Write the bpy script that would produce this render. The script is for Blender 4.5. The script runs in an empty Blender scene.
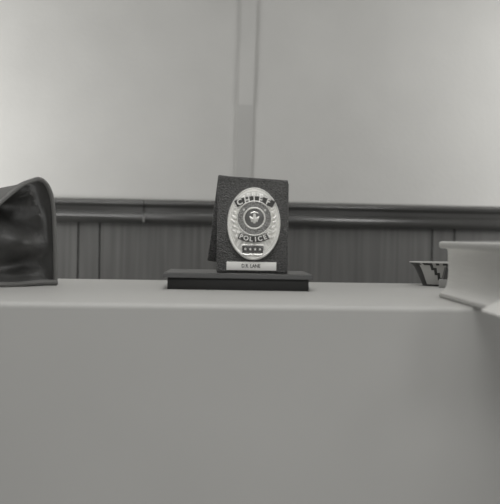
import bpy, bmesh, math, random
from mathutils import Vector, Matrix, noise
random.seed(7)
C = bpy.context.scene
COL = C.collection
PI = math.pi
R = math.radians

# ------------------------------------------------------------------ camera
F, H, DESK = 1050.0, 0.0504, 0.75
YAW, PITCH, ROLL = R(5.0), R(0.75), R(1.0)
CAMPOS = Vector((0, 0, DESK + H))
RY = Matrix.Rotation(-YAW, 3, 'Z')
f0 = RY @ Vector((0, math.cos(PITCH), -math.sin(PITCH)))
u0 = RY @ Vector((0, math.sin(PITCH), math.cos(PITCH)))
r0 = RY @ Vector((1, 0, 0))
RIGHT = r0 * math.cos(ROLL) + u0 * math.sin(ROLL)
UP = u0 * math.cos(ROLL) - r0 * math.sin(ROLL)

def at(px, py, d):
    return CAMPOS + f0 * d + RIGHT * ((px - 250) / F * d) + UP * ((252 - py) / F * d)

def cam_to_world(l, d, z=0.0):
    """lateral / depth in the horizontal frame of the view, z above the desktop"""
    v = RY @ Vector((l, d, 0))
    return Vector((v.x, v.y, DESK + z))

cd = bpy.data.cameras.new('camera')
cam = bpy.data.objects.new('camera', cd)
COL.objects.link(cam)
m = Matrix((RIGHT, UP, -f0)).transposed().to_4x4()
m.translation = CAMPOS
cam.matrix_world = m
cd.sensor_fit = 'HORIZONTAL'; cd.sensor_width = 36; cd.lens = 36 * F / 500
cd.clip_start = 0.01
cd.dof.use_dof = True
cd.dof.focus_distance = 1.13
cd.dof.aperture_fstop = 8.5
C.camera = cam

# ------------------------------------------------------------------ materials
TINT = (1.0, 0.992, 0.955)
def g(v): return (v * TINT[0], v * TINT[1], v * TINT[2], 1)

class Mat:
    def __init__(s, name, v, rough=0.6, metal=0.0, spec=0.5, coat=0.0, coat_rough=0.15):
        s.m = bpy.data.materials.new(name); s.m.use_nodes = True
        s.n = s.m.node_tree.nodes; s.l = s.m.node_tree.links
        s.b = s.n['Principled BSDF']
        s.b.inputs['Base Color'].default_value = g(v)
        s.b.inputs['Roughness'].default_value = rough
        s.b.inputs['Metallic'].default_value = metal
        s.b.inputs['Specular IOR Level'].default_value = spec
        s.b.inputs['Coat Weight'].default_value = coat
        s.b.inputs['Coat Roughness'].default_value = coat_rough
        s.v = v
    def coord(s, scale=(1, 1, 1), kind='Object'):
        tc = s.n.new('ShaderNodeTexCoord'); mp = s.n.new('ShaderNodeMapping')
        mp.inputs['Scale'].default_value = scale
        s.l.new(tc.outputs[kind], mp.inputs['Vector']); return mp.outputs['Vector']
    def mottled(s, scale, lo, hi, stretch=(1, 1, 1), detail=4):
        nz = s.n.new('ShaderNodeTexNoise'); nz.inputs['Scale'].default_value = scale
        nz.inputs['Detail'].default_value = detail
        s.l.new(s.coord(stretch), nz.inputs['Vector'])
        cr = s.n.new('ShaderNodeValToRGB')
        cr.color_ramp.elements[0].position = 0.3; cr.color_ramp.elements[1].position = 0.7
        cr.color_ramp.elements[0].color = g(lo); cr.color_ramp.elements[1].color = g(hi)
        s.l.new(nz.outputs['Fac'], cr.inputs['Fac'])
        s.l.new(cr.outputs['Color'], s.b.inputs['Base Color']); return s
    def bump(s, scale, dist, strength=0.5, stretch=(1, 1, 1), kind='noise'):
        if kind == 'voronoi':
            nz = s.n.new('ShaderNodeTexVoronoi'); out = nz.outputs['Distance']
        else:
            nz = s.n.new('ShaderNodeTexNoise'); nz.inputs['Detail'].default_value = 3; out = nz.outputs['Fac']
        nz.inputs['Scale'].default_value = scale
        s.l.new(s.coord(stretch), nz.inputs['Vector'])
        bp = s.n.new('ShaderNodeBump'); bp.inputs['Distance'].default_value = dist
        bp.inputs['Strength'].default_value = strength
        s.l.new(out, bp.inputs['Height']); s.l.new(bp.outputs['Normal'], s.b.inputs['Normal']); return s

M = {}
M['wall'] = Mat('painted_wall', 0.55, 0.75).mottled(9, 0.53, 0.57).bump(140, 0.001, 0.35).m
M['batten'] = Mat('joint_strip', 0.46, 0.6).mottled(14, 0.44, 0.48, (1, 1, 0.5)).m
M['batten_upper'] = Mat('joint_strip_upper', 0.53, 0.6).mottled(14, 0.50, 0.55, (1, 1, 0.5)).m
M['panel'] = Mat('wood_panelling', 0.16, 0.45).mottled(38, 0.088, 0.145, (3, 3, 0.10), 10).m
M['groove'] = Mat('panel_groove', 0.035, 0.7).m
M['rail'] = Mat('varnished_moulding', 0.07, 0.16, spec=0.8, coat=1.0).mottled(20, 0.045, 0.068, (0.3, 3, 3), 6).m
M['glint'] = Mat('painted_glint', 0.22, 0.6).m  # pale tone standing in for the highlight at the rail joint
M['floor'] = Mat('carpet', 0.16, 0.95).mottled(160, 0.12, 0.2).bump(500, 0.003, 0.6).m
M['desk'] = Mat('grey_laminate', 0.43, 0.55, spec=0.4).mottled(5, 0.415, 0.445).m
M['desk_dark'] = Mat('dark_steel', 0.1, 0.4).m
M['plinth'] = Mat('stained_wood', 0.02, 0.4, spec=0.5).mottled(40, 0.016, 0.026, (0.2, 3, 3), 6).m
M['leather'] = Mat('black_leather', 0.04, 0.42, spec=0.7).mottled(420, 0.025, 0.11, (1, 1, 1.8), 3).bump(620, 0.0012, 1.0, (1, 1, 1.7), 'voronoi').m
M['stitch'] = Mat('dark_thread', 0.13, 0.7).m
M['silver'] = Mat('silver_metal', 0.95, 0.3, metal=0.35).m
M['silver_bright'] = Mat('polished_silver', 0.97, 0.27, metal=0.25).m
M['enamel'] = Mat('dark_enamel', 0.075, 0.25).m
M['enamel_mid'] = Mat('grey_enamel', 0.13, 0.3).m
M['ring'] = Mat('embossed_ring', 0.2, 0.35, metal=0.3).mottled(900, 0.07, 0.42, (1, 1, 1), 2).m
M['slab'] = Mat('polished_wood', 0.02, 0.35, spec=0.6, coat=1.0, coat_rough=0.22).mottled(40, 0.016, 0.026, (0.2, 3, 3), 6).m
M['plate'] = Mat('name_plate_metal', 0.92, 0.45).m
M['ink'] = Mat('engraved_ink', 0.06, 0.6).m
M['bag_leather'] = Mat('bag_leather', 0.034, 0.45, spec=0.6).bump(300, 0.0008, 0.4).m
M['bag_cloth'] = Mat('bag_cloth', 0.16, 0.8).bump(900, 0.0008, 0.5).m
M['piping'] = Mat('bag_piping', 0.15, 0.5).m
M['book'] = Mat('grey_book_cloth', 0.56, 0.6).bump(700, 0.0004, 0.3).m
M['pages'] = Mat('page_edges', 0.65, 0.8).mottled(60, 0.72, 0.78, (0.2, 0.2, 20), 5).m
M['paper'] = Mat('white_paper', 0.92, 0.7).m
M['weave_light'] = Mat('pale_weave', 0.42, 0.7).bump(500, 0.0008, 0.5).m
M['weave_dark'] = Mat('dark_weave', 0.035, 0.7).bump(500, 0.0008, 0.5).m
M['tin_dark'] = Mat('dark_tin', 0.05, 0.4).m
M['tin_grey'] = Mat('grey_tin', 0.26, 0.5).m

# ------------------------------------------------------------------ helpers
def obj(name, bm, mat, parent=None, smooth=True, angle=35):
    me = bpy.data.meshes.new(name)
    bmesh.ops.recalc_face_normals(bm, faces=bm.faces)
    bm.to_mesh(me); bm.free()
    mats = mat if isinstance(mat, list) else [mat]
    for x in mats: me.materials.append(x)
    if smooth:
        for p in me.polygons: p.use_smooth = True
        me.set_sharp_from_angle(angle=R(angle))
    o = bpy.data.objects.new(name, me); COL.objects.link(o)
    if parent: o.parent = parent
    return o

def thing(name, label, cat, loc, rz=0, rx=0, group=None):
    o = bpy.data.objects.new(name, None); COL.objects.link(o)
    o.empty_display_size = 0.02
    o.location = loc; o.rotation_euler = (rx, 0, rz)
    o['label'] = label; o['category'] = cat
    if group: o['group'] = group
    return o

def struct(name, bm, mat, smooth=True):
    o = obj(name, bm, mat, None, smooth); o['kind'] = 'structure'; return o

def box(bm, x0, x1, y0, y1, z0, z1, bev=0.0, seg=2, mi=0):
    vs = [bm.verts.new((x, y, z)) for x in (x0, x1) for y in (y0, y1) for z in (z0, z1)]
    idx = [(0, 1, 3, 2), (4, 6, 7, 5), (0, 4, 5, 1), (2, 3, 7, 6), (0, 2, 6, 4), (1, 5, 7, 3)]
    fs = [bm.faces.new([vs[i] for i in q]) for q in idx]
    for f in fs: f.material_index = mi
    if bev > 0:
        es = list({e for f in fs for e in f.edges})
        bmesh.ops.bevel(bm, geom=es, offset=bev, segments=seg, profile=0.5, affect='EDGES')
    return bm

def B(): return bmesh.new()

def extrude_profile(bm, prof, a, b, axis='x', closed=True):
    """prof: list of (y,z); extruded in x from a to b"""
    v0 = [bm.verts.new((a, y, z)) for y, z in prof]
    v1 = [bm.verts.new((b, y, z)) for y, z in prof]
    n = len(prof)
    for i in range(n if closed else n - 1):
        j = (i + 1) % n
        bm.faces.new((v0[i], v0[j], v1[j], v1[i]))
    if closed:
        bm.faces.new(v0); bm.faces.new(v1)
    return bm

def tube(bm, pts, r, n=10, closed=False, radii=None):
    pts = [Vector(p) for p in pts]; N = len(pts); rings = []
    prev = None
    for i, p in enumerate(pts):
        if closed: t = pts[(i + 1) % N] - pts[i - 1]
        else: t = pts[min(i + 1, N - 1)] - pts[max(i - 1, 0)]
        t.normalize()
        if prev is None:
            a = Vector((0, 0, 1)) if abs(t.z) < 0.9 else Vector((0, 1, 0))
            nrm = t.cross(a).normalized()
        else:
            nrm = (prev - t * prev.dot(t)).normalized()
        prev = nrm; bi = t.cross(nrm)
        rr = radii[i] if radii else r
        rings.append([bm.verts.new(p + (nrm * math.cos(2 * PI * k / n) + bi * math.sin(2 * PI * k / n)) * rr) for k in range(n)])
    for i in range(N if closed else N - 1):
        A, Bq = rings[i], rings[(i + 1) % N]
        for k in range(n):
            bm.faces.new((A[k], A[(k + 1) % n], Bq[(k + 1) % n], Bq[k]))
    if not closed:
        bm.faces.new(rings[0]); bm.faces.new(rings[-1])
    return bm

def prism(bm, pts, y0, y1):
    """polygon in xz plane, extruded from y0 to y1"""
    a = [bm.verts.new((x, y0, z)) for x, z in pts]; b = [bm.verts.new((x, y1, z)) for x, z in pts]
    n = len(pts)
    for i in range(n):
        j = (i + 1) % n; bm.faces.new((a[i], a[j], b[j], b[i]))
    f0_ = bm.faces.new(a); f1_ = bm.faces.new(b)
    f0_.normal_update(); f1_.normal_update()
    bmesh.ops.triangulate(bm, faces=[f0_, f1_], ngon_method='EAR_CLIP')
    return bm

def glyph(bm, text, size, depth, mat4, bold=0.0):
    """add lettering to bm; text is centred at the origin of mat4, lying in its XY plane"""
    cu = bpy.data.curves.new('t', 'FONT'); cu.body = text; cu.size = size
    cu.align_x = 'CENTER'; cu.align_y = 'CENTER'; cu.extrude = depth; cu.offset = bold
    cu.resolution_u = 3
    o = bpy.data.objects.new('t', cu); COL.objects.link(o)
    dg = bpy.context.evaluated_depsgraph_get()
    me = bpy.data.meshes.new_from_object(o.evaluated_get(dg))
    me.transform(mat4); bm.from_mesh(me)
    bpy.data.objects.remove(o); bpy.data.curves.remove(cu); bpy.data.meshes.remove(me)

XZ = Matrix(((1, 0, 0, 0), (0, 0, -1, 0), (0, 1, 0, 0), (0, 0, 0, 1)))   # XY plane -> XZ plane, facing -Y

# ------------------------------------------------------------------ room
YW = 1.72
ZR0 = DESK + H + 0.0205        # underside of the chair rail
ZR1 = DESK + H + 0.0600        # its top
XW = 2.6
bm = B(); box(bm, -XW, XW, YW, YW + 0.1, ZR1 - 0.01, 2.6)
struct('wall_back', bm, M['wall'])
# panelling below the rail: boards with grooves between them
bm = B()
def wall_x(px, py=250):
    d = at(px, py, 1.0) - CAMPOS
    return d.x * YW / d.y
gr = [wall_x(78), wall_x(99.5), wall_x(432), wall_x(454)]
xs = sorted(gr + [gr[0] - w for w in (0.10, 0.31, 0.36, 0.56, 0.72, 0.77, 0.98, 1.19, 1.24, 1.6, 1.95, 2.1)] +
            [gr[3] + w for w in (0.18, 0.40, 0.44, 0.65, 0.86, 0.90, 1.11, 1.32, 1.5, 1.72, 1.9)])
xs = [-XW] + [x for x in xs if -XW < x < XW] + [XW]
for a, b in zip(xs, xs[1:]):
    box(bm, a + 0.0012, b - 0.0012, YW, YW + 0.08, 0, ZR1 - 0.01)
box(bm, -XW, XW, YW + 0.006, YW + 0.1, 0, ZR1 - 0.01, mi=1)
struct('wall_panelling', bm, [M['panel'], M['groove']], smooth=False)

# chair rail in two lengths, butted with a small step
h = ZR1 - ZR0
def rail_prof(s=0.0):
    P = [(0, 0), (-0.010 - s, 0.0), (-0.014 - s, 0.0015)]
    for i in range(9):          # the big lower half round
        t = -80 + 160 * i / 8
        P.append((-0.014 - s - 0.0045 * math.cos(R(t)), 0.0095 + 0.0085 * math.sin(R(t))))
    P += [(-0.013 - s, 0.0185), (-0.0115 - s, 0.0195), (-0.0115 - s, 0.0260), (-0.013 - s, 0.0275)]
    for i in range(6):
        t = -70 + 140 * i / 5
        P.append((-0.013 - s - 0.004 * math.cos(R(t)), 0.0325 + 0.004 * math.sin(R(t))))
    P += [(-0.010 - s, 0.0375), (-0.008 - s, h), (0, h)]
    return [(YW + y, ZR0 + z) for y, z in P]
xj = wall_x(143)
bm = B(); extrude_profile(bm, rail_prof(0.0022), -XW, xj - 0.0006); struct('trim_1', bm, M['rail'])
bm = B(); extrude_profile(bm, rail_prof(0.0), xj + 0.0006, XW); struct('trim_2', bm, M['rail'])

# highlight put in as a pale sliver where the two lengths meet
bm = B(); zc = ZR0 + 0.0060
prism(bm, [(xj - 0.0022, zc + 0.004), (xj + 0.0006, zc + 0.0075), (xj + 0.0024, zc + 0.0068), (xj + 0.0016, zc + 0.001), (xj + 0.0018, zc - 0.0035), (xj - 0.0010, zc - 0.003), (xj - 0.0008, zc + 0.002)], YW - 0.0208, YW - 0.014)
struct('trim_glint', bm, M['glint'])
# strip covering the joint of the wall boards
def wp(px, py):
    d = at(px, py, 1.0) - CAMPOS
    k = YW / d.y
    return (d.x * k, CAMPOS.z + d.z * k)
a, b = wp(241, 0), wp(257, 0); c, d_ = wp(235.5, 180), wp(250.6, 180)
def ext(p, q, z):
    t = (z - p[1]) / (q[1] - p[1]); return (p[0] + (q[0] - p[0]) * t, z)
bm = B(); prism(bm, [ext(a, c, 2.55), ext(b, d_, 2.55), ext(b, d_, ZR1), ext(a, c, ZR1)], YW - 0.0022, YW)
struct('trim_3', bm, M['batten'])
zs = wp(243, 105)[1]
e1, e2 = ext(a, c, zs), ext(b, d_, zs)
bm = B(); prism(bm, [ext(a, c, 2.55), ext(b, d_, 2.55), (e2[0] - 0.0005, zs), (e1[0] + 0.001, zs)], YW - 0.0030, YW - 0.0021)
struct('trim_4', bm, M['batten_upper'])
bm = B(); box(bm, -XW, XW, YW - 0.012, YW, 0, 0.09, 0.003); struct('baseboard_back', bm, M['rail'])
bm = B(); box(bm, -XW, XW, -1.6, YW, -0.05, 0); struct('floor', bm, M['floor'])
bm = B(); box(bm, -XW - 0.1, XW + 0.1, -1.6, YW + 0.1, 2.6, 2.68); struct('ceiling', bm, M['wall'])
bm = B(); box(bm, XW, XW + 0.1, -1.6, YW + 0.1, 0, 2.6); struct('wall_right', bm, M['wall'])

# ------------------------------------------------------------------ desk
YF, YB = 0.795, 1.225
XD = 0.78
desk = thing('desk', 'wide pale grey desk with smooth laminate top and plain front panel', 'desk', (0, (YF + YB) / 2, 0))
cy = (YF + YB) / 2
yf, yb = YF - cy, YB - cy
rr = 0.0045; P = []
P += [(yb, DESK), (yb, DESK - 0.028), (yf + 0.022, DESK - 0.028), (yf + 0.022, 0.04), (yf, 0.04)]
for i in range(8):
    t = 180 - 90 * i / 7
    P.append((yf + rr + rr * math.cos(R(t)), DESK - rr + rr * math.sin(R(t))))
bm = B(); extrude_profile(bm, P, -XD, XD)
obj('desktop', bm, M['desk'], desk, angle=30)
for s in (-1, 1):
    bm = B(); x0 = s * (XD - 0.03)
    box(bm, min(x0, x0 + s * 0.025), max(x0, x0 + s * 0.025), yf + 0.022, yb - 0.02, 0.0, DESK - 0.028, 0.002)
    obj('side_panel', bm, M['desk_dark'], desk)
bm = B(); box(bm, -XD + 0.03, XD - 0.03, yb - 0.045, yb - 0.025, DESK - 0.09, DESK - 0.028, 0.002)
obj('rear_rail', bm, M['desk_dark'], desk)

# ------------------------------------------------------------------ wooden base under the badge
O = cam_to_world((238 - 250) / F * 1.012, 1.012)
RZ = -YAW + R(1.5)
base = thing('display_base', 'low dark wooden block with a lipped top under the badge wallet', 'display base', O, RZ)
PH = 0.0162
bm = B(); box(bm, -0.0675, 0.0688, 0, 0.112, 0, 0.0115, 0.0006); obj('plinth', bm, M['plinth'], base)
bm = B(); prism_pts = []
W = 0.0715
v = []
lay = [(0.0, 0.0115, 0.0), (0.0, 0.0152, 0.0), (0.0012, PH, 0.0012)]
# cap slab with a small chamfer round the top
for ins, z, _ in lay:
    v.append([bm.verts.new(p) for p in ((-W + ins, -0.004 + ins, z), (W + .0012 - ins, -0.004 + ins, z), (W + .0012 - ins, 0.116 - ins, z), (-W + ins, 0.116 - ins, z))])
for k in range(2):
    for i in range(4):
        j = (i + 1) % 4; bm.faces.new((v[k][i], v[k][j], v[k + 1][j], v[k + 1][i]))
bm.faces.new(v[0]); bm.faces.new(v[2])
obj('top_slab', bm, M['slab'], base, smooth=False)

# ------------------------------------------------------------------ badge wallet
LEAN = R(5)
PW, PHH, PT = 0.0705, 0.0905, 0.0042
wloc = O + Matrix.Rotation(RZ, 3, 'Z') @ Vector(((252.6 - 238) * 0.000995, 0.022, PH))
wal = thing('badge_wallet', 'black leather badge wallet with silver oval badge, standing on the dark wooden base', 'badge wallet', wloc, RZ, -LEAN)
bm = B(); box(bm, -PW / 2, PW / 2, 0, PT, 0.0, PHH, 0.0016, 3)
obj('front_flap', bm, M['leather'], wal)
# back flap, hinged at the top, hanging askew
bm = B(); box(bm, -PW / 2, PW / 2 - 0.001, -0.0016, 0.0022, -0.0880, 0.0, 0.0014, 3)
mt = Matrix.Translation((0.0, 0.0105, 0.0945)) @ Matrix.Rotation(R(14), 4, 'X') @ Matrix.Rotation(R(6.4), 4, 'Y')
bmesh.ops.transform(bm, matrix=mt, verts=bm.verts)
obj('back_flap', bm, M['leather'], wal)
# rolled fold joining both
bm = B()
for i, (x) in enumerate((-PW / 2 + 0.0003, PW / 2 - 0.0008)):
    z = 0.0972 if i == 0 else 0.0936
    ring = []
    for k in range(9):
        t = PI * k / 8
        ring.append((x, 0.0062 - 0.0058 * math.cos(t), z - 0.0055 + 0.0055 * math.sin(t)))
    inner = [(x, 0.0115, z - 0.013), (x, 0.0008, 0.0885)]
    v.append([bm.verts.new(p) for p in ring + inner])
A_, B_ = v[-2], v[-1]
for k in range(len(A_)):
    j = (k + 1) % len(A_); bm.faces.new((A_[k], A_[j], B_[j], B_[k]))
bm.faces.new(A_); bm.faces.new(B_)
obj('fold', bm, M['leather'], wal, angle=50)
# stitching round the front flap
bm = B(); e = 0.0026
def dash(x0, z0, x1, z1):
    L = math.hypot(x1 - x0, z1 - z0); n = int(L / 0.0024)
    for i in range(n):
        t0, t1 = (i + 0.2) / n, (i + 0.8) / n
        tube(bm, [(x0 + (x1 - x0) * t, -0.00005, z0 + (z1 - z0) * t) for t in (t0, t1)], 0.00022, 5)
X_, Z_ = PW / 2 - e, PHH - e
dash(-X_, e, -X_, Z_); dash(X_, e, X_, Z_); dash(-X_, Z_, X_, Z_); dash(-X_, e, X_, e)
obj('stitching', bm, M['stitch'], wal)

# --- the badge
BC = (0.0010, 0.0487); BA, BB = 0.0264, 0.0361
def pb(r, th, y):     # r as a fraction of the oval
    return (BC[0] + BA * r * math.cos(th), y, BC[1] + BB * r * math.sin(th))
NS = 144; bm = B()
prof = [(1.0, -0.0002), (1.0, -0.0012), (0.975, -0.0020), (0.93, -0.0020), (0.905, -0.0014), (0.89, -0.0014)] + \
       [(0.86 - 0.045 * i, None) for i in range(15)]
rings = []
for q, (r, y) in enumerate(prof):
    ring = []
    for k in range(NS):
        th = 2 * PI * k / NS
        yy = y
        if y is None:
            dome = 0.0012 + 0.0008 * (1 - r * r)
            ray = (0.5 + 0.5 * math.cos(26 * th + 0.8)) * 0.0013 + 0.0002 * math.cos(9 * th + r * 9)
            yy = -(dome + ray * min(1, (0.9 - r) * 8 + 0.2))
        elif q in (2, 3):
            yy = y - 0.0003 * (0.5 + 0.5 * math.cos(72 * th))
        ring.append(bm.verts.new(pb(r, th, yy)))
    rings.append(ring)
for a1, b1 in zip(rings, rings[1:]):
    for k in range(NS):
        j = (k + 1) % NS; bm.faces.new((a1[k], a1[j], b1[j], b1[k]))
bm.faces.new(rings[-1]); bm.faces.new(rings[0])
badge = obj('badge', bm, M['silver'], wal, angle=60)
badge['label'] = 'silver oval police chief badge'
# beaded rim
bm = B(); tube(bm, [pb(0.965, 2 * PI * k / 96, -0.0021) for k in range(96)], 0.0006, 6, closed=True)
tube(bm, [pb(0.885, 2 * PI * k / 96, -0.0016) for k in range(96)], 0.0004, 6, closed=True)
obj('rim', bm, M['silver_bright'], badge)
# feathers of the wings either side, leaf shapes lying outwards
for s in (-1, 1):
    bm = B()
    for i in range(7):
        z0 = BC[1] + 0.013 - i * 0.0046
        x0 = BC[0] + s * (0.0165 - 0.0005 * abs(i - 2)); L = 0.0080 - 0.0005 * abs(i - 3)
        ang = R(40 - i * 3)
        dx, dz = math.cos(ang) * L * s, math.sin(ang) * L
        tube(bm, [(x0, -0.0022, z0), (x0 + dx * 0.5, -0.0030, z0 + dz * 0.4), (x0 + dx * 0.88, -0.0022, z0 + dz)], 0.001, 8, radii=[0.0010, 0.0019, 0.0006])
    bmesh.ops.remove_doubles(bm, verts=bm.verts, dist=1e-6)
    obj('wing', bm, M['silver_bright'], badge)
# curved title ribbon with CHIEF
def arc_band(bm, cx, cz, r0_, r1_, t0, t1, y0, y1, n=24):
    lo, hi = [], []
    pts = [(cx + r1_ * math.cos(t0 + (t1 - t0) * i / n), cz + r1_ * math.sin(t0 + (t1 - t0) * i / n)) for i in range(n + 1)]
    pts += [(cx + r0_ * math.cos(t1 + (t0 - t1) * i / n), cz + r0_ * math.sin(t1 + (t0 - t1) * i / n)) for i in range(n + 1)]
    prism(bm, pts, y0, y1)
SC = (BC[0] + 0.0003, BC[1] + 0.0052)       # centre of the seal
RC = (SC[0] + 0.0003, BC[1] + 0.0236 - 0.040)                  # centre of the ribbon's curve
bm = B(); arc_band(bm, RC[0], RC[1], 0.0366, 0.0434, R(118), R(62), -0.0016, -0.0040)
rib = obj('title_ribbon', bm, M['enamel'], badge, smooth=False)
bm = B()
for ch, dg in zip('CHIEF', (112, 101, 91, 82, 71)):
    t = R(dg); r = 0.0400
    mt = Matrix.Translation((RC[0] + r * math.cos(t), -0.0041, RC[1] + r * math.sin(t))) @ Matrix.Rotation(-(t - PI / 2), 4, 'Y') @ XZ
    glyph(bm, ch, 0.0080, 0.0003, mt, 0.00022)
obj('title_lettering', bm, M['silver_bright'], badge, smooth=False)
PCX, PCZ = BC[0] - 0.0003, BC[1] - 0.0158 + 0.0303
# lower ribbon POLICE, curving the other way round the seal
bm = B(); arc_band(bm, PCX, PCZ, 0.0272, 0.0334, R(-62), R(-118), -0.0020, -0.0043)
obj('lower_ribbon', bm, M['enamel'], badge, smooth=False)
bm = B()
for ch, dg in zip('POLICE', (-113.5, -104, -94.5, -86, -77.5, -68)):
    t = R(dg); r = 0.0303
    mt = Matrix.Translation((PCX + r * math.cos(t), -0.0044, PCZ + r * math.sin(t))) @ Matrix.Rotation(-(t + PI / 2), 4, 'Y') @ XZ
    glyph(bm, ch, 0.0064, 0.0003, mt, 0.0002)
obj('lower_lettering', bm, M['silver_bright'], badge, smooth=False)
# seal: dark ring between two bright wires, domed medallion
def disc_ring(bm, r0_, r1_, y, n=48, thick=0.001):
    A = []
    for r, yy in ((r1_, y + thick), (r1_, y), (r0_, y), (r0_, y + thick)):
        A.append([bm.verts.new((SC[0] + r * math.cos(2 * PI * k / n), yy, SC[1] + r * math.sin(2 * PI * k / n))) for k in range(n)])
    for q in range(4):
        a1, b1 = A[q], A[(q + 1) % 4]
        for k in range(n):
            j = (k + 1) % n; bm.faces.new((a1[k], a1[j], b1[j], b1[k]))
bm = B(); disc_ring(bm, 0.0100, 0.0168, -0.0042, thick=0.002)
obj('seal_ring', bm, M['ring'], badge, angle=30)
bm = B()
for r, w in ((0.0170, 0.0006), (0.0103, 0.0009)):
    tube(bm, [(SC[0] + r * math.cos(2 * PI * k / 64), -0.0044, SC[1] + r * math.sin(2 * PI * k / 64)) for k in range(64)], w, 8, closed=True)
obj('seal_wire', bm, M['silver_bright'], badge)
def star(bm, x, z, r, y0, y1):
    prism(bm, [(x + (r if i % 2 == 0 else r * 0.42) * math.sin(PI * i / 5), z + (r if i % 2 == 0 else r * 0.42) * math.cos(PI * i / 5)) for i in range(10)], y0, y1)
for dg in (142, 38):
    bm = B(); star(bm, SC[0] + 0.0132 * math.cos(R(dg)), SC[1] + 0.0132 * math.sin(R(dg)), 0.0015, -0.0040, -0.0047)
    obj('seal_star', bm, M['silver_bright'], badge, smooth=False)
bm = B(); n = 40; last = None
for i in range(7):
    r = 0.0096 * (1 - i / 7.0) ; y = -0.0040 - 0.0014 * (1 - (r / 0.0096) ** 2)
    ring = [bm.verts.new((SC[0] + r * math.cos(2 * PI * k / n), y, SC[1] + r * math.sin(2 * PI * k / n))) for k in range(n)]
    if last:
        for k in range(n):
            j = (k + 1) % n; bm.faces.new((last[k], last[j], ring[j], ring[k]))
    last = ring
bm.faces.new(last)
obj('medallion', bm, M['enamel_mid'], badge)
# spread-winged bird on the medallion
bm = B()
tube(bm, [(SC[0], -0.0058, SC[1] + 0.0045), (SC[0], -0.0062, SC[1] + 0.0015), (SC[0], -0.0060, SC[1] - 0.002), (SC[0], -0.0052, SC[1] - 0.0050)], 0.001, 8, radii=[0.0011, 0.0017, 0.0022, 0.0012])
for s in (-1, 1):
    tube(bm, [(SC[0] + s * 0.001, -0.0060, SC[1] - 0.001), (SC[0] + s * 0.0030, -0.0056, SC[1] - 0.0006), (SC[0] + s * 0.0044, -0.0050, SC[1] + 0.0016)], 0.001, 8, radii=[0.0018, 0.0015, 0.0006])
    tube(bm, [(SC[0] + s * 0.001, -0.0058, SC[1] - 0.002), (SC[0] + s * 0.0032, -0.0054, SC[1] - 0.0032)], 0.001, 8, radii=[0.0016, 0.0010])
tube(bm, [(SC[0] - 0.0038, -0.0050, SC[1] + 0.0048), (SC[0], -0.0056, SC[1] + 0.0060), (SC[0] + 0.0038, -0.0050, SC[1] + 0.0048)], 0.0006, 6)
obj('emblem', bm, M['silver_bright'], badge)
# panel with four stars
PX, PZ = BC[0] - 0.0008, BC[1] - 0.0255
bm = B(); box(bm, PX - 0.0102, PX + 0.0102, -0.0036, -0.0012, PZ - 0.0036, PZ + 0.0036, 0.0003)
obj('star_panel', bm, M['enamel'], badge)
for i in range(4):
    bm = B(); star(bm, PX - 0.0072 + 0.0048 * i, PZ, 0.0017, -0.0034, -0.0042)
    obj('panel_star', bm, M['silver_bright'], badge, smooth=False)
bm = B()
tube(bm, [(PX - 0.0106, -0.0030, PZ + 0.0042), (PX + 0.0106, -0.0030, PZ + 0.0042)], 0.0005, 6)
for s in (-1, 1):
    tube(bm, [(PX + s * 0.010, -0.003, PZ - 0.0045), (PX + s * 0.006, -0.0034, PZ - 0.0058), (PX + s * 0.001, -0.003, PZ - 0.0050)], 0.0008, 6)
obj('scroll', bm, M['silver_bright'], badge)
# name plate
NX, NZ = -0.0008, 0.0067
bm = B(); box(bm, NX - 0.0246, NX + 0.0246, -0.0009, 0.0002, NZ - 0.0042, NZ + 0.0042, 0.0002)
npl = obj('name_plate', bm, M['plate'], wal); npl['label'] = 'narrow white name plate'
bm = B(); glyph(bm, 'D.R. LANE', 0.0050, 0.00012, Matrix.Translation((NX - 0.0005, -0.00095, NZ)) @ XZ @ Matrix.Scale(0.82, 4, (1, 0, 0)), 0.0001)
obj('name_lettering', bm, M['ink'], npl, smooth=False)

# ------------------------------------------------------------------ soft bag on the left
BR = (-0.195, 1.045); BD = (-0.6, -0.8); BN = (-0.8, 0.6)
def hor(px): return 238.3 + (px - 250) * math.tan(ROLL)
def bag_tz(px, py):
    k = (px - 250) / F
    t = (BR[0] - BR[1] * k) / (0.6 - 0.8 * k)
    d = BR[1] + BD[1] * t
    return t, H - (py - hor(px)) * d / F
out = [bag_tz(*p) for p in [(55.5, 284), (55, 262), (54, 235), (52.6, 212), (50.6, 198), (47.5, 188.5), (43, 182), (37, 179.2), (30, 181), (22, 184.5), (12, 191.5), (2, 200)]]
tl, zl = out[-1]
out += [(tl + 0.015, zl - 0.010), (tl + 0.035, zl - 0.012), (tl + 0.055, zl - 0.002), (tl + 0.07, zl + 0.010), (tl + 0.084, zl + 0.014),
        (tl + 0.094, zl + 0.006), (tl + 0.099, zl - 0.012), (tl + 0.102, zl - 0.045), (tl + 0.104, 0.008)]
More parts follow.
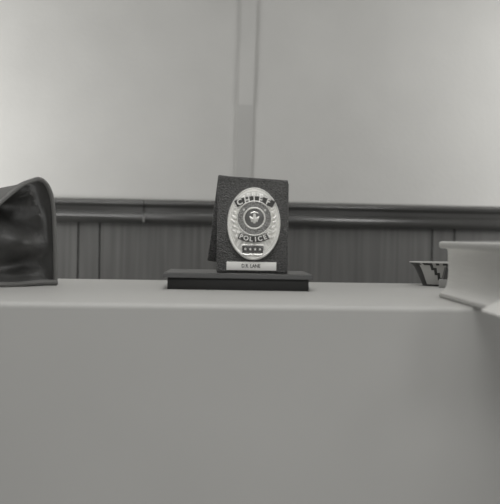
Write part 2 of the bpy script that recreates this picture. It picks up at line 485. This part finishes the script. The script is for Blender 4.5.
# smooth the outline
def cr(pts, sub=4):
    res = []
    for i in range(len(pts) - 1):
        p0 = pts[max(i - 1, 0)]; p1 = pts[i]; p2 = pts[i + 1]; p3 = pts[min(i + 2, len(pts) - 1)]
        for k in range(sub):
            t = k / sub
            res.append(tuple(0.5 * ((2 * b) + (-a + c) * t + (2 * a - 5 * b + 4 * c - d) * t * t + (-a + 3 * b - 3 * c + d) * t ** 3) for a, b, c, d in zip(p0, p1, p2, p3)))
    res.append(pts[-1]); return res
out = [(t, max(z, 0.004)) for t, z in cr(out)]
T1 = out[-1][0]
bagO = cam_to_world(BR[0] + BD[0] * T1 / 2 + BN[0] * 0.05, BR[1] + BD[1] * T1 / 2 + BN[1] * 0.05)
def bagp(t, w, z):
    return cam_to_world(BR[0] + BD[0] * t + BN[0] * w, BR[1] + BD[1] * t + BN[1] * w, z) - bagO
bag = thing('zipped_bag', 'slouching dark leather bag with pale piping standing at the left end of the desk', 'bag', bagO)
NO = len(out); bm = B()
# front panel: columns follow t, rows follow height (folds pushed in and out)
def gauss(t, z, t0, z0, a, b, ang=0):
    dt, dz = t - t0, z - z0
    c, s = math.cos(ang), math.sin(ang)
    u, vv = dt * c + dz * s, -dt * s + dz * c
    return math.exp(-(u / a) ** 2 - (vv / b) ** 2)
def G(px, py): return bag_tz(px, py)
folds = []
for (px, py, a, b, ang, amp) in [
    (12, 207, 0.022, 0.011, 0.0, 0.022),      # deep hollow under the sagging piping
    (31, 203, 0.024, 0.005, 1.0, -0.010),     # ridge running down from the corner
    (24, 223, 0.020, 0.006, 0.2, 0.006),      # crease below it
    (14, 243, 0.024, 0.012, 0.0, -0.014),     # swelling in the middle
    (26, 264, 0.030, 0.007, -0.15, 0.007),    # lower crease
    (10, 276, 0.030, 0.006, 0.0, -0.002)]:
    t0, z0 = G(px, py); folds.append((t0, z0, a, b, ang, amp))
tm, zm = T1 / 2, 0.042
RN = 16; rings = []
for q in range(RN + 1):
    r = 1 - q / RN
    ring = []
    for (t, z) in out + [(T1 * (1 - k / 14.0), 0.004) for k in range(1, 14)]:
        tt = tm + (t - tm) * r; zz = zm + (z - zm) * r
        w = sum(amp * gauss(tt, zz, t0, z0, a, b, an) for t0, z0, a, b, an, amp in folds)
        w += 0.0015 * noise.noise(Vector((tt * 45, zz * 45, 0)))
        w *= min(1, (1 - r) * 7)
        w += 0.002 * min(1, (1 - r) * 12)
        ring.append(bm.verts.new(bagp(tt, w, zz)))
    rings.append(ring)
L = len(rings[0])
for a1, b1 in zip(rings[:-1], rings[1:-1]):
    for k in range(L):
        j = (k + 1) % L; bm.faces.new((a1[k], a1[j], b1[j], b1[k]))
cv = bm.verts.new(bagp(tm, -0.003, zm)); lr = rings[-2]
for v_ in rings[-1]: bm.verts.remove(v_)
for k in range(L): bm.faces.new((lr[k], lr[(k + 1) % L], cv))
obj('end_panel', bm, M['bag_leather'], bag, angle=80)
# body behind it
bm = B(); loops = []
hull_top = 0.118
WS = [0.0, 0.012, 0.03, 0.055, 0.08, 0.098, 0.105]
for w in WS:
    s = min(1, w / 0.03); s = s * s * (3 - 2 * s)
    e = max(0, (w - 0.075) / 0.03)
    row = []
    for (t, z) in out:
        x = (t / T1) * 2 - 1
        arch = (0.092 - 0.0) * (1 - abs(x) ** 5) ** 0.5 if abs(x) < 1 else 0
        z2 = z + (max(arch, z) - z) * s * 0.9 + 0.002 * noise.noise(Vector((t * 30, w * 40, 3)))
        z2 = z2 * (1 - 0.25 * e * e) * (1 - 0.09 * min(1, w / 0.06)); tt = T1 / 2 + (t - T1 / 2) * (1 - 0.1 * e * e)
        row.append(bm.verts.new(bagp(tt, w, max(z2, 0.003))))
    loops.append(row)
for a1, b1 in zip(loops, loops[1:]):
    for k in range(NO - 1): bm.faces.new((a1[k], a1[k + 1], b1[k + 1], b1[k]))
bm.faces.new(loops[-1])
for k in range(1): bm.faces.new([r_[0] for r_ in loops] + [r_[-1] for r_ in reversed(loops)])
obj('body', bm, M['bag_cloth'], bag, angle=60)
bm = B(); tube(bm, [bagp(t, -0.0005, z) for t, z in out], 0.0022, 8)
obj('piping', bm, M['piping'], bag)
bm = B(); tube(bm, [bagp(t + 0.0004 if i > 4 else t, 0.0042, z - 0.0004) for i, (t, z) in enumerate(out)], 0.0016, 8)
obj('piping', bm, M['bag_cloth'], bag)
# base welt
bm = B()
pts = [bagp(-0.002 + (T1 + 0.004) * k / 20, -0.002 + 0.0015 * math.sin(k * 0.9), 0.0028 + 0.0006 * math.sin(k * 0.7)) for k in range(21)]
tube(bm, pts, 0.0028, 8)
obj('base_welt', bm, M['piping'], bag)
# zip along the crown of the body
bm = B(); zp = []
for k in range(25):
    t = T1 * (0.12 + 0.76 * k / 24); x = (t / T1) * 2 - 1
    zp.append(bagp(t, 0.055, 0.092 * (1 - abs(x) ** 5) ** 0.5 * 0.985))
tube(bm, zp, 0.0018, 6); obj('zip', bm, M['tin_dark'], bag)

# ------------------------------------------------------------------ thick book on the right
BW, BL, BH = 0.19, 0.262, 0.0506
bd0 = 0.953
bkO = cam_to_world(0.1712 + BW / 2, bd0 - BL / 2)
book = thing('thick_book', 'thick pale grey hardback book lying flat, jutting over the desk front at the right', 'book', bkO, -YAW + R(0.6))
hw, hl = BW / 2, BL / 2
for z0, z1, ix in ((0, 0.0040, 0.0018), (BH - 0.0062, BH, 0.0012)):
    bm = B(); box(bm, -hw + ix, hw, -hl, hl, z0, z1, 0.0018, 3); obj('cover', bm, M['book'], book)
bm = B()
P = [(-hw + 0.0070, 0.0045), (hw - 0.004, 0.0045), (hw - 0.004, BH - 0.0048), (-hw + 0.0075, BH - 0.0048)]
n = 10
left = []
zt, zb = BH - 0.0062, 0.0040
left += [(-hw + 0.0066, zt), (-hw + 0.0078, zt - 0.0010), (-hw + 0.0082, zt - 0.0025)]
left += [(-hw + 0.0084, zt - 0.006), (-hw + 0.0090, 0.024), (-hw + 0.0086, 0.017), (-hw + 0.0078, 0.0115), (-hw + 0.0060, 0.0078), (-hw + 0.0040, 0.0054), (-hw + 0.0022, zb)]
poly = [(hw - 0.004, zb), (hw - 0.004, zt)] + left
prism(bm, poly, -hl + 0.006, hl - 0.006)
obj('pages', bm, M['pages'], book, angle=60)
bm = B()
sp = [(hw - 0.003, 0.001), (hw - 0.003, BH - 0.001)] + [(hw + 0.004 * math.sin(PI * i / 8), BH - 0.001 - (BH - 0.002) * i / 8) for i in range(9)]
prism(bm, sp, -hl, hl); obj('spine', bm, M['book'], book, angle=40)

# folded white leaflet leaning on the book's lower cover ledge
Lx = -hw + 0.0030
lp = book.matrix_basis if False else None
bm = B()
NN = 12; rows = []
for i in range(NN + 1):
    t = i / NN                       # runs towards the viewer
    y = 0.132 * (1 - t)
    top = 0.0012 + 0.030 * t ** 0.95
    bow = 0.003 * math.sin(PI * t)
    k_ = top / 0.0312; rows.append([(-0.0085, y, -0.0030), (-0.0085 + 0.0145 * k_, y, -0.0030 + top), (-0.0069 + 0.0145 * k_, y, -0.0030 + top), (-0.0065, y, -0.0030)])
vr = [[bm.verts.new(p) for p in r_] for r_ in rows]
for a1, b1 in zip(vr, vr[1:]):
    for k in range(4):
        j = (k + 1) % 4; bm.faces.new((a1[k], a1[j], b1[j], b1[k]))
bm.faces.new(vr[0]); bm.faces.new(vr[-1])
leaf = obj('leaflet', bm, M['paper'], None, angle=40)
ly0 = 0.615
q = Matrix.Rotation(-YAW + R(0.6), 4, 'Z')
LW = cam_to_world(0.1712 + 0.0040, ly0, 0.0047)
leaf.location = LW; leaf.rotation_euler = (0, 0, -YAW + R(0.6))
leaf['label'] = 'white folded paper leaflet at the lower edge of the thick grey book'
leaf['category'] = 'paper'

# ------------------------------------------------------------------ small patterned bowl
bc = cam_to_world((444 - 250) / F * 1.20, 1.20)
bowl = thing('patterned_bowl', 'small flared bowl with dark stepped pattern near the thick book', 'bowl', bc, -YAW)
prof = [(0.0236, 0.0), (0.0240, 0.002), (0.0252, 0.0045), (0.0264, 0.0070), (0.0276, 0.0098), (0.0289, 0.0126), (0.0302, 0.0154), (0.0316, 0.0182), (0.0332, 0.0210), (0.0355, 0.0238), (0.0392, 0.0262)]
NB = 60; bm = B(); rings = []
inner = [(r - 0.0016, z + 0.0009) for r, z in reversed(prof[2:])] + [(0.012, 0.004)]
allp = prof + inner
for r, z in allp:
    rings.append([bm.verts.new((r * math.cos(2 * PI * k / NB), r * math.sin(2 * PI * k / NB), z)) for k in range(NB)])
for i, (a1, b1) in enumerate(zip(rings, rings[1:])):
    for k in range(NB):
        j = (k + 1) % NB
        fc = bm.faces.new((a1[k], a1[j], b1[j], b1[k]))
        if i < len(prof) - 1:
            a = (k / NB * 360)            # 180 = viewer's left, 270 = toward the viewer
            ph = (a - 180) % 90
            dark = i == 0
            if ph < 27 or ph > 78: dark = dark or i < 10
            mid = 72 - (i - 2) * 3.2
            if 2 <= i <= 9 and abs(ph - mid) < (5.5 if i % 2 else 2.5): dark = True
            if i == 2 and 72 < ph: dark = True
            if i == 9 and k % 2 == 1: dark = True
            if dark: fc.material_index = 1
bm.faces.new(rings[0]); bm.faces.new(rings[-1])
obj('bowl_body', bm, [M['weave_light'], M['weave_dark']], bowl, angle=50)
bm = B(); tube(bm, [(0.0386 * math.cos(2 * PI * k / 48), 0.0386 * math.sin(2 * PI * k / 48), 0.0266) for k in range(48)], 0.0005, 6, closed=True)
obj('rim', bm, M['weave_light'], bowl)

# small upright tin in front of the bowl, half behind the book
tb = cam_to_world((447 - 250) / F * 1.146, 1.146)
tin = thing('small_tin', 'tiny upright grey tin with dark lid between the patterned bowl and thick book', 'tin', tb, -YAW)
bm = B(); box(bm, -0.0075, 0.0075, -0.005, 0.005, 0, 0.0095, 0.0008); obj('tin_body', bm, M['tin_grey'], tin)
bm = B(); prism(bm, [(-0.0045, 0.0095), (0.0070, 0.0095), (0.0070, 0.0225), (-0.0015, 0.0225)], -0.0046, 0.0046); obj('lid', bm, M['tin_dark'], tin, smooth=False)

# ------------------------------------------------------------------ light
def area(name, loc, target, sx, sy, power):
    l = bpy.data.lights.new(name, 'AREA'); l.shape = 'RECTANGLE'; l.size = sx; l.size_y = sy; l.energy = power
    l.color = (1, 0.995, 0.98)
    o = bpy.data.objects.new(name, l); COL.objects.link(o); o.location = loc
    o.rotation_euler = (Vector(target) - Vector(loc)).to_track_quat('-Z', 'Y').to_euler(); return o
area('wall_fill_light', (-0.70, 1.38, 0.88), (-0.42, 1.72, 0.88), 0.34, 0.5, 5.2)  # unseen fill added to brighten the left side of the wall
area('wall_fill_light', (1.04, 1.38, 1.04), (0.80, 1.72, 1.04), 0.34, 0.5, 4.6)  # same for the right side, added with no lamp there
area('overhead_fill_light', (0.0, 0.45, 2.5), (0.0, 0.55, 0), 1.2, 0.8, 5.0).data.spread = R(75)  # unseen overhead fill added for the desktop, spread narrowed to spare the wall
area('front_fill_light', (0.12, -0.45, 0.50), (0.14, 0.8, 0.48), 1.3, 0.6, 4.3)  # unseen fill added behind the camera to light the desk front
area('rail_highlight_light', (0.85, -1.0, 1.9), (0.1, 1.72, 0.8), 0.3, 0.5, 4)  # unseen light added for the right highlight on the chair rail, also lifts the badge
area('rail_highlight_light', (-0.28, -1.0, 1.9), (-0.1, 1.72, 0.8), 0.5, 0.5, 4)  # unseen light added for the rail's left highlight
w = bpy.data.worlds.new('world'); C.world = w; w.use_nodes = True
w.node_tree.nodes['Background'].inputs['Color'].default_value = (1, 0.99, 0.96, 1)
w.node_tree.nodes['Background'].inputs['Strength'].default_value = 0.08

C.view_settings.view_transform = 'Standard'
C.view_settings.look = 'None'
C.view_settings.gamma = 1
C.view_settings.use_curve_mapping = False
C.view_settings.exposure = 0.04
